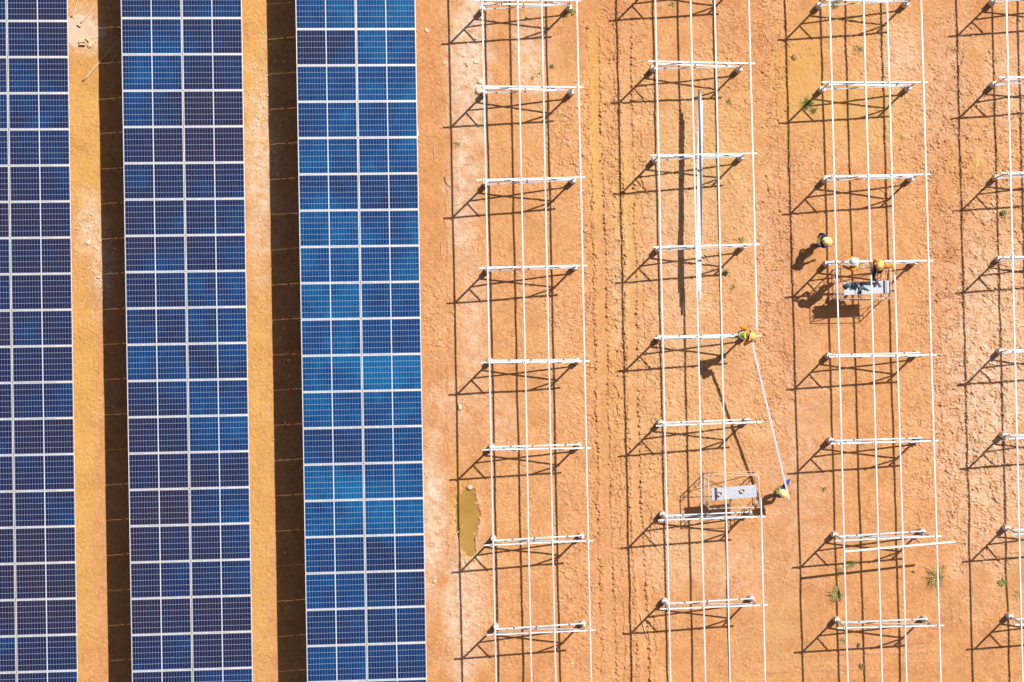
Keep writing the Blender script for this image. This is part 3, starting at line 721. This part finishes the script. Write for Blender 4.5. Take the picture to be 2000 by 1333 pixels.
def person(label, head, neck, pelvis, handL, handR, footL, footR, face, top, legs, vest, helmet, sleeve=None, pole_arm=None, pole_knee=None):
    """every joint in world metres; face = horizontal direction the person looks"""
    face = Vector(face).normalized(); base = Vector(((footL.x + footR.x) / 2, (footL.y + footR.y) / 2, min(footL.z, footR.z)))
    spine = (neck - pelvis).normalized(); right = face.cross(Vector((0, 0, 1))).normalized()
    fwd = right.cross(spine).normalized() * -1
    if fwd.dot(face) < 0: fwd = -fwd
    side = {'L': -right, 'R': right}
    V, E, Rd, tags = [], [], [], []
    def add(p, r, parent, t):
        V.append(Vector(p) - base); Rd.append(r); tags.append(t)
        if parent is not None: E.append((parent, len(V) - 1))
        return len(V) - 1
    pe = add(pelvis, .125, None, 'legs')
    sp = add(pelvis.lerp(neck, .45), .115, pe, 'top')
    ch = add(pelvis.lerp(neck, .82), .125, sp, 'top')
    ne = add(neck + spine * .04, .055, ch, 'skin')
    hd = (head - neck).normalized()
    h1 = add(head - hd * .03 + face * .01, .088, ne, 'skin'); add(head + hd * .07, .078, h1, 'skin')
    ends = {}
    for s, foot, hand in (('L', footL, handL), ('R', footR, handR)):
        hip = pelvis + side[s] * .09 - spine * .06
        kp = (pole_knee or face) + side[s] * .25
        ankle = foot + Vector((0, 0, .08))
        kn, an = ik(hip, ankle, .43, .42, kp)
        i = add(hip, .088, pe, 'legs'); i = add(hip.lerp(kn, .5), .078, i, 'legs'); i = add(kn, .058, i, 'legs'); i = add(kn.lerp(an, .45), .055, i, 'legs')
        i = add(an, .042, i, 'boots'); td = (face + side[s] * .15).normalized()
        i = add(an + td * .10 - Vector((0, 0, .040)), .040, i, 'boots'); add(an + td * .17 - Vector((0, 0, .048)), .032, i, 'boots')
        sh = neck - spine * .05 + side[s] * .185
        ap = (pole_arm or (-fwd * .6 - Vector((0, 0, 1)))) + side[s] * .5
        el, wr = ik(sh, hand, .28, .25, ap)
        i = add(sh, .062, ch, 'sleeve'); i = add(el, .045, i, 'sleeve'); i = add(el.lerp(wr, .8), .036, i, 'sleeve'); i = add(wr, .027, i, 'skin')
        fd = (wr - el).normalized(); across = fd.cross(Vector((0, 0, 1)))
        across = across.normalized() if across.length > .1 else side[s]
        dn = fd.cross(across).normalized()
        if dn.z > 0: dn = -dn
        palm = add(wr + fd * .05, .030, i, 'skin'); ends[s] = wr
        for k, ln in enumerate((.070, .080, .076, .058)):
            o_ = across * (-.030 + .020 * k)
            j = add(wr + fd * .085 + o_, .0105, palm, 'skin')
            j = add(wr + fd * (.085 + ln * .5) + o_ * 1.1 + dn * .014, .0095, j, 'skin'); add(wr + fd * (.085 + ln * .75) + o_ * 1.1 + dn * .045, .008, j, 'skin')
        j = add(wr + fd * .045 - across * .045 + dn * .01, .012, i, 'skin'); add(wr + fd * .085 - across * .055 + dn * .03, .0095, j, 'skin')
    me = skin_mesh(V, E, Rd, 0, 2)
    mats = [SK[0], CL[top], CL[legs], CL['boots'], CL[sleeve or top], CL['dark']]; mi = {'skin': 0, 'top': 1, 'legs': 2, 'boots': 3, 'sleeve': 4}
    me.materials.clear()
    for m in mats: me.materials.append(m)
    seg = [(V[a], V[b], max(Rd[a], Rd[b]), tags[b]) for a, b in E]
    for p in me.polygons:
        c = p.center; best = None
        for a, b, r, t in seg:
            ab = b - a; k = max(0, min(1, (c - a).dot(ab) / max(ab.length_squared, 1e-9))); dd = (c - (a + ab * k)).length / r
            if best is None or dd < best[0]: best = (dd, t)
        p.material_index = mi[best[1]]; p.use_smooth = True
    # face: eyes, nose, mouth, ears in the same mesh
    bm = bmesh.new(); bm.from_mesh(me)
    up = hd; fc = (face - up * face.dot(up)).normalized(); rt = fc.cross(up)
    hc = head - base
    for s in (-1, 1):
        add_ball(bm, hc + fc * .083 + rt * s * .032 + up * .0, .010, .010, .008, 1, 5)
        add_ball(bm, hc + rt * s * .090 - up * .01, .014, .014, .026, 1, 0)
    add_ball(bm, hc + fc * .098 - up * .025, .013, .013, .022, 1, 0); add_ball(bm, hc + fc * .085 - up * .058, .022, .012, .006, 1, 5)
    bm.to_mesh(me); bm.free()
    body = bpy.data.objects.new('person', me); C.objects.link(body); body.location = base
    tag(body, label, 'person', 'workers in helmets and vests')
    # vest
    pv_ = [pelvis.lerp(neck, .02), pelvis.lerp(neck, .45), pelvis.lerp(neck, .80), neck - spine * .03]
    vv = [p - base for p in pv_] + [neck - spine * .055 + side['L'] * .15 - base, neck - spine * .055 + side['R'] * .15 - base]
    vm = skin_mesh(vv, [(0, 1), (1, 2), (2, 3), (2, 4), (2, 5)], [.160, .152, .165, .095, .088, .088], 1, 2)
    vm.materials.clear(); vm.materials.append(CL[vest]); vm.materials.append(CL['silver'])
    ax = spine; o0 = pelvis - base; LL = (neck - pelvis).length
    for p in vm.polygons:
        t = (p.center - o0).dot(ax) / LL; lat = abs((p.center - o0).dot(right))
        p.material_index = 1 if (.18 < t < .28 or .42 < t < .50 or (t > .5 and .085 < lat < .125)) else 0
        p.use_smooth = True
    vo = bpy.data.objects.new('safety_vest', vm); C.objects.link(vo); vo.parent = body
    # helmet
    bm = bmesh.new(); rings = []
    for k in range(7):
        a = k / 6 * math.pi / 2; r_ = math.cos(a); z = math.sin(a)
        rings.append([bm.verts.new(hc + up * (.035 + z * .125) + fc * (math.cos(t) * .135 * r_) + rt * (math.sin(t) * .115 * r_)) for t in [i * math.pi / 10 for i in range(20)]])
    for a, b in zip(rings, rings[1:-1]):
        for k in range(20): bm.faces.new([a[k], a[(k + 1) % 20], b[(k + 1) % 20], b[k]])
    bm.faces.new(rings[-2])
    for v in rings[-1]: bm.verts.remove(v)
    br = []
    for i in range(20):
        t = i * math.pi / 10; e = .022 + max(0, math.cos(t)) ** 2 * .045
        br.append(bm.verts.new(hc + up * (.028 - max(0, math.cos(t)) * .012) + fc * (math.cos(t) * (.135 + e)) + rt * (math.sin(t) * (.115 + e))))
    for k in range(20): bm.faces.new([rings[0][k], br[k], br[(k + 1) % 20], rings[0][(k + 1) % 20]])
    add_tube(bm, [hc + up * (.035 + math.sin(a) * .127) + fc * (math.cos(a) * .125) for a in [i * math.pi / 10 for i in range(1, 10)]], .010, 6)
    bmesh.ops.recalc_face_normals(bm, faces=bm.faces)
    mesh_obj('helmet', bm, CL[helmet], body, True)
    return body

def gp_(px, py): return gat(px, py, .0)
person('worker in yellow helmet and blue trousers walking on bare soil beside the rack',
       at(1614.5, 471.5, 1.62), at(1609.5, 470.5, 1.42), at(1602, 471.5, .93), at(1598.5, 462.5, .88), at(1624, 478, 1.12), gp_(1601.5, 469) + Vector((.28, 0, 0)), gp_(1586, 477), (1, -.18, 0), 'navy', 'blue', 'lime', 'hy')
person('worker in white helmet and orange sleeves working on the rafter above the scaffold',
       at(1669, 511.5, 2.78), at(1670, 516, 2.58), at(1673, 519.5, 2.10), at(1640, 516.5, 2.42), at(1649.5, 508.5, 2.46), at(1668, 521.5, 1.16), at(1674, 519, 1.20), (-1, .08, 0), 'orange', 'khaki', 'lime', 'hw')
person('worker in orange yellow helmet and black trousers with one foot on the scaffold deck',
       at(1719.5, 517, 2.95), at(1725, 515, 2.78), at(1717, 521, 2.33), at(1747.5, 529.5, 2.48), at(1705, 523.5, 2.42), at(1716, 519, 1.44), at(1713.5, 552, 1.63), (-.45, -1, 0), 'orange', 'black', 'pale', 'ho')
person('crouching worker on the rack end, holding the upper end of the long beam',
       at(1468.5, 657, 2.66), at(1462.5, 655.5, 2.58), at(1447, 655, 2.28), at(1461, 638, 2.44), at(1466.5, 667.5, 2.36), at(1455.5, 653.5, 1.50), at(1455, 659, 1.28), (1, -.05, 0), 'orange', 'navy', 'lime', 'ho')
person('worker in pale yellow helmet on the ground, carrying the lower end of the long beam',
       at(1529.5, 964, 1.56), at(1527, 960.5, 1.38), at(1521, 958, .92), at(1536.5, 950, 1.40), at(1538.5, 964, 1.34), gp_(1517.5, 956), gp_(1518, 966), (1, -.5, 0), 'blue', 'navy', 'lime', 'hy')

# ------------------------------------------------------------------ stones, sticks, litter
rnd = random.Random(5)
def stone_mesh(r, seed, mat):
    rn = random.Random(seed); bm = bmesh.new(); add_ball(bm, (0, 0, 0), r, r * rn.uniform(.6, .95), r * rn.uniform(.4, .7), 2, 0, None, .13, rn)
    me = bpy.data.meshes.new('stone'); bm.to_mesh(me); bm.free(); me.materials.append(mat); return me
def stone(px, py, r, label, seed=0, mat='stone', group=None):
    ob = bpy.data.objects.new('stone', stone_mesh(r, seed, M[mat])); C.objects.link(ob)
    p = gat(px, py, r * .25); ob.location = p; ob.rotation_euler = (rnd.uniform(-.3, .3), rnd.uniform(-.3, .3), rnd.uniform(0, 6))
    tag(ob, label, 'stone', group); return ob
stone(913, 126, .085, 'largest pale stone at the foot of the stony patch near the first rack', 1)
stone(928, 122, .065, 'round pale stone right of the largest stone in the stony patch', 2)
stone(834, 60, .09, 'lone pale stone between the panels and the first rack, near the top', 3)
stone(869, 123, .07, 'flat pale stone left of the long purlin shadow near the top', 4)
stone(938, 160, .10, 'grey pale stone beside the left footing of the second rafter', 5)
stone(935, 178, .12, 'big pale lump touching the left footing of the second rafter', 6)
stone(1552, 112, .12, 'brown clod with a dark hollow beside it, right of the second rack', 7, 'stone_brown')
stone(1149, 53, .08, 'brown clod beside the tyre track near the top', 8, 'stone_brown')
stone(918, 952, .10, 'pale stone at the upper rim of the puddle', 9)
stone(1172, 1041, .09, 'brown clod on the left tyre track below the puddle level', 10, 'stone_brown')
stone(172, 474, .09, 'dark edged stone in the yellow lane between the left panel rows', 11)
stone(176, 88, .12, 'pale rubble lump below the cement patch at top left', 12)
stone(849, 1136, .08, 'pale stone near the right edge of the brightest panel row', 13)
stone(898, 795, .11, 'pale stone between the first rack shadow and its left purlin', 14)
for k, (cx, cy, rx, ry, n) in enumerate([(915, 100, 26, 40, 26), (200, 520, 18, 90, 34), (172, 440, 18, 30, 18), (510, 180, 20, 90, 22), (905, 1230, 28, 70, 16),
                                         (540, 240, 26, 120, 18), (845, 1080, 14, 90, 16), (560, 700, 24, 400, 12)]):
    for j in range(n):
        stone(rnd.gauss(cx, rx * .55), rnd.gauss(cy, ry * .55), rnd.uniform(.022, .055), 'small pale stone lying loose on the orange soil', 100 + k * 50 + j, 'stone', 'small pale stones scattered on the soil')

# countless small crumbs and pebbles
def pebbles(name, n, regions, r0, r1, mat, seed, embed=.3):
    r = np.random.default_rng(seed)
    bmi = bmesh.new(); bmesh.ops.create_icosphere(bmi, subdivisions=1, radius=1.0)
    bv = np.array([v.co[:] for v in bmi.verts]); bf = np.array([[v.index for v in f.verts] for f in bmi.faces]); bmi.free()
    VV, FF = [], []
    wts = np.array([g[4] for g in regions], float); wts /= wts.sum()
    for i in range(n):
        g = regions[r.choice(len(regions), p=wts)]
        px = g[0] + r.normal() * g[2] * .6; py = g[1] + r.normal() * g[3] * .6
        x, y = (px - CX) / G, (CY - py) / G
        rad = r0 + (r1 - r0) * r.random() ** 3
        sc_ = rad * np.array([1, r.uniform(.6, 1), r.uniform(.45, .8)])
        v = bv * sc_ * (1 + r.uniform(-.18, .18, (12, 1))); a = r.uniform(0, 6.3)
        v = v @ np.array([[math.cos(a), math.sin(a), 0], [-math.sin(a), math.cos(a), 0], [0, 0, 1]])
        VV.append(v + np.array([x, y, gz(x, y) + rad * embed])); FF.append(bf + 12 * i)
    V_ = np.concatenate(VV); F_ = np.concatenate(FF)
    me = bpy.data.meshes.new(name); me.from_pydata(V_.tolist(), [], F_.tolist()); me.materials.append(mat)
    ob = bpy.data.objects.new(name, me); C.objects.link(ob); tag(ob, kind='stuff')
    return ob
whole = (1000, 666, 800, 560, 30)
PALE = [(915, 100, 34, 120, 10), (905, 350, 26, 180, 5), (200, 520, 26, 110, 10), (172, 440, 26, 60, 6), (510, 230, 30, 220, 10), (845, 1010, 22, 140, 6),
        (905, 1220, 34, 110, 7), (1035, 110, 40, 60, 3), (165, 70, 30, 30, 3), (925, 650, 30, 120, 4), (1980, 180, 60, 90, 2), (560, 400, 25, 300, 4)]
tag(pebbles('pebbles', 2600, PALE + [whole[:4] + (14,)], .007, .028, M['stone'], 3), 'fine pale pebbles strewn over the orange soil')
CLD = [(1190, 560, 70, 600, 10), (1860, 400, 75, 400, 8), (1900, 850, 110, 260, 7), (1510, 480, 50, 380, 7), (1140, 900, 50, 400, 4), (1240, 700, 30, 600, 6), (1370, 400, 120, 300, 4)]
tag(pebbles('soil_crumbs', 3600, CLD + [whole[:4] + (10,)], .010, .035, M['stone_brown'], 4, .1), 'small reddish brown soil crumbs over the churned ground')

def stick(label, a, b, r, z=0.02, bend=.0, name='wooden_stick', mat='wood'):
    p, q_ = gat(*a, z), gat(*b, z); p.z = max(p.z, .015); q_.z = max(q_.z, .015); m_ = (p + q_) / 2; s = (q_ - p).cross(Vector((0, 0, 1))).normalized()
    bm = bmesh.new(); n = 7
    pts = [p.lerp(q_, k / n) - m_ + s * bend * math.sin(k / n * math.pi) + Vector((0, 0, .01)) for k in range(n + 1)]
    add_tube(bm, pts, r, 8, 0, r * .6); ob = mesh_obj(name, bm, M[mat], None, True); ob.location = m_
    tag(ob, label, 'stick', 'sticks and poles lying on the soil'); return ob
stick('pale stick half hidden by the left panel row at the top left corner', (130, 22), (151, -6), .022)
stick('pale stick standing out from the cement patch towards the top edge', (141, 33), (153, -8), .028, .03, .03)
stick('pale split pole pointing from the cement patch to the upper right', (158, 46), (184, 13), .030, .03, .02)
stick('long pale pole reaching from the lane into the dark panel shadow', (163, 158), (222, 92), .036, .04)
stick('thin pole lying wholly in the dark shadow beside the long pale pole', (216, 126), (238, 92), .020, .03)
stick('thin pale stick lying near the tyre tracks below the second rack', (1250.5, 1199), (1265.5, 1248), .016, .02, .02)
stick('short pale stick near the lower end of the puddle shadow', (838, 874), (826, 868), .018)
stick('grey forked twig lying across the left rim of the puddle', (889, 1044), (904, 1026), .018, .02, .02)
stick('small pale twig crossing the forked twig in the puddle', (893, 1041), (902, 1037), .012)
stick('thin twig standing in soil beside the second long shadow', (868, 345), (881, 366), .012, .02, .05, 'wooden_stick', 'leaf_dark')
stick('thin straw lying left of the first rack near the panels', (861, 470), (862, 500), .010)
stick('pale straw lying between first rack and panels', (848, 290), (849, 312), .012)

def slabby(name, label, px, py, sx, sy, sz, rot, mat, z=0.0, tilt=0):
    bm = bmesh.new(); add_box(bm, (0, 0, sz / 2), sx, sy, sz); bmesh.ops.subdivide_edges(bm, edges=bm.edges[:], cuts=2)
    rn = random.Random(px)
    for v in bm.verts: v.co += Vector((rn.uniform(-.08, .08) * sx, rn.uniform(-.08, .08) * sy, rn.uniform(-.05, .05) * sz))
    ob = mesh_obj(name, bm, M[mat]); p = gat(px, py, z); ob.location = p; ob.rotation_euler = (tilt, 0, rot)
    tag(ob, label, 'debris'); return ob
slabby('brick', 'lone brick casting a short dark shadow on the cement patch', 156, 49.5, .13, .08, .09, -.6, 'stone')
slabby('broken_board', 'broken board piece at the lower edge of the cement patch, upper of two', 162, 82, .20, .07, .10, .05, 'wood', .02)
slabby('broken_board', 'broken board piece below the cement patch with the darkest shadow', 162, 87.5, .20, .06, .11, -.05, 'wood', .02)
slabby('wooden_plank', 'tilted pale plank at the lower right of the cement patch', 176, 80, .11, .30, .05, .75, 'wood', .03, .1)
slabby('card', 'small white card sticking out from under the right edge of the brightest panel row', 817, 268, .17, .24, .012, .12, 'paper', 1.9)
slabby('card', 'small pale scrap on the soil right of the lowest visible pole end', 1118, 1296, .05, .05, .01, .2, 'paper')

# ------------------------------------------------------------------ plants
def tuft(name, label, px, py, rad, hgt, n, mat, width=.010, droop=.5, seed=0, cat='grass', leafy=False):
    rn = random.Random(seed * 13 + n); bm = bmesh.new(); mats = [M[m] for m in (mat if isinstance(mat, tuple) else (mat,))]
    for i in range(n):
        a = rn.uniform(0, 2 * math.pi); R = rad * rn.uniform(.3, 1.0) * (1.25 if rn.random() < .12 else 1); h = hgt * rn.uniform(.4, 1)
        st = Vector((rn.gauss(0, rad * .10), rn.gauss(0, rad * .10), 0)); dr = Vector((math.cos(a), math.sin(a), 0)); s = Vector((-dr.y, dr.x, 0))
        pr = None; K = 4; mi = rn.randrange(len(mats)); curl = rn.uniform(-.3, .3)
        for k in range(K + 1):
            t = k / K; p = st + dr * R * t + s * curl * R * t * t + Vector((0, 0, h * (math.sin(t * math.pi * (.5 + droop * .45)))))
            wv = (width * (1 - t) ** .6 if not leafy else width * math.sin(math.pi * min(1, .12 + t * .88))) + .0006
            cur = (bm.verts.new(p - s * wv), bm.verts.new(p + s * wv + Vector((0, 0, wv * .4))))
            if pr: bm.faces.new([pr[0], pr[1], cur[1], cur[0]]).material_index = mi
            pr = cur
    ob = mesh_obj(name, bm, mats); ob.location = gat(px, py, -.005); tag(ob, label, cat, 'weeds and grass tufts on the soil'); return ob
tuft('dry_grass_tuft', 'largest straw coloured grass tuft, under the right purlin below the slanting beam', 1829, 1126, .42, .30, 150, ('grass_dry', 'grass_dry', 'grass_green'), .008, .5, 1)
tuft('dry_grass_tuft', 'arched dry straw stems above the largest straw coloured tuft', 1842, 1108, .30, .35, 14, 'grass_dry', .006, .6, 2)
tuft('green_grass_tuft', 'wide yellow green grass tuft below the left end of the slanting beam', 1634, 1160, .34, .16, 160, ('grass_green', 'grass_dry'), .007, .6, 3)
tuft('green_grass_tuft', 'green grass tuft right beside the left purlin under the slanting beam', 1660, 1101, .24, .18, 70, ('grass_green', 'grass_dry'), .008, .5, 4)
tuft('green_grass_tuft', 'faint dry tuft left of the left purlin under the slanting beam', 1641, 1114, .22, .12, 40, 'grass_dry', .006, .5, 5)
tuft('broadleaf_weed', 'green weed near the right edge, above the last rack row', 1958, 1137, .16, .10, 34, 'grass_green', .022, .5, 6, 'plant', True)
tuft('green_grass_tuft', 'grass tuft between purlin shadows near the bottom, right of the third rack edge', 1683, 1301, .17, .16, 50, ('leaf_dark', 'grass_dry'), .007, .5, 7)
tuft('broadleaf_weed', 'small dark weed on the rack shadow below the lowest rafter of the scaffold rack', 1677, 1260, .09, .08, 26, 'leaf_dark', .016, .5, 8, 'plant', True)
tuft('green_grass_tuft', 'pale green tuft below the last footing of the scaffold rack', 1646, 1251, .16, .08, 50, ('grass_green', 'grass_dry'), .006, .5, 9)
tuft('green_grass_tuft', 'grey green spiky tuft left of the third rack near its second rafter', 1577, 202, .30, .20, 90, ('leaf_dark', 'grass_green'), .007, .5, 10)
tuft('green_grass_tuft', 'second spiky tuft just right of the grey green one', 1590, 216, .16, .14, 40, ('leaf_dark', 'grass_green'), .007, .5, 11)
tuft('green_grass_tuft', 'soft green tuft at the top edge beside the left purlin of the third rack', 1632, 7, .22, .14, 110, 'grass_green', .007, .5, 12)
tuft('green_grass_tuft', 'faint spiky dry tuft between purlins near the top right', 1677, 96, .26, .10, 60, ('grass_dry', 'leaf_dark'), .005, .5, 13)
tuft('broadleaf_weed', 'green weed right of the first rack at its topmost rafter', 1120, 24, .13, .09, 34, 'grass_green', .024, .5, 14, 'plant', True)
tuft('broadleaf_weed', 'smaller green weed just below the one at the first rack top', 1107, 31, .08, .07, 22, 'grass_green', .018, .5, 15, 'plant', True)
tuft('broadleaf_weed', 'small green weed between the middle purlins of the first rack near the top', 1028, 37, .09, .06, 24, 'grass_green', .018, .5, 16, 'plant', True)
tuft('broadleaf_weed', 'dark weed on the third purlin shadow of the first rack', 1078, 130, .10, .08, 26, 'leaf_dark', .014, .5, 17, 'plant', True)
tuft('broadleaf_weed', 'green speck of weed left of the third purlin of the first rack', 1053, 143, .07, .05, 18, 'grass_green', .014, .5, 18, 'plant', True)
tuft('broadleaf_weed', 'yellow green speck of weed between the middle purlins above the second rafter', 1041, 152, .08, .05, 18, 'grass_green', .014, .5, 19, 'plant', True)
tuft('broadleaf_weed', 'dark green weed near the right edge in churned soil', 1960, 416, .13, .16, 36, ('leaf_dark', 'grass_green'), .022, .5, 20, 'plant', True)
tuft('broadleaf_weed', 'dark weed close to the right post of the second rack above the crouching worker', 1417, 533, .12, .13, 36, 'leaf_dark', .020, .5, 21, 'plant', True)
tuft('broadleaf_weed', 'tiny weed left of the largest straw coloured tuft', 1784, 1117, .06, .06, 20, 'leaf_dark', .016, .5, 22, 'plant', True)
tuft('broadleaf_weed', 'dark green weed beside the right footing of the crouching worker', 1412, 694, .11, .10, 34, ('leaf_dark', 'grass_green'), .020, .5, 23, 'plant', True)
tuft('green_grass_tuft', 'thin weed left of the lower left footing in the third rack', 1611, 955, .11, .10, 26, ('leaf_dark', 'grass_dry'), .007, .5, 24)
tuft('green_grass_tuft', 'faint brown tuft beside the first long shadow near its top', 893, 282, .17, .06, 60, ('grass_dry', 'leaf_dark'), .005, .5, 25)
tuft('broadleaf_weed', 'green weed on the braces shadow at the top of the second rack', 1313, 8, .11, .07, 24, 'grass_green', .014, .5, 26, 'plant', True)
tuft('green_grass_tuft', 'dry spreading tuft at the right edge below the sixth rafter', 1990, 1162, .26, .10, 60, 'grass_dry', .006, .5, 27)
tuft('green_grass_tuft', 'grey green tuft by the right footing above the loose beams', 1424, 198, .16, .07, 50, ('grass_dry', 'leaf_dark'), .005, .5, 28)
stick('thin straw coloured stick lying right of the stacked beams by the brace shadows', (1377, 497), (1397, 531), .011, .02, .0)
tuft('green_grass_tuft', 'green tuft beside the right footing where the stacked beams pass', 1450, 469, .17, .10, 60, ('grass_green', 'grass_dry'), .007, .5, 29)
tuft('green_grass_tuft', 'faint yellow green tuft below the dark weed in the second rack', 1432, 562, .16, .10, 40, ('grass_green', 'grass_dry'), .006, .5, 30)
print('objects', len(bpy.data.objects))
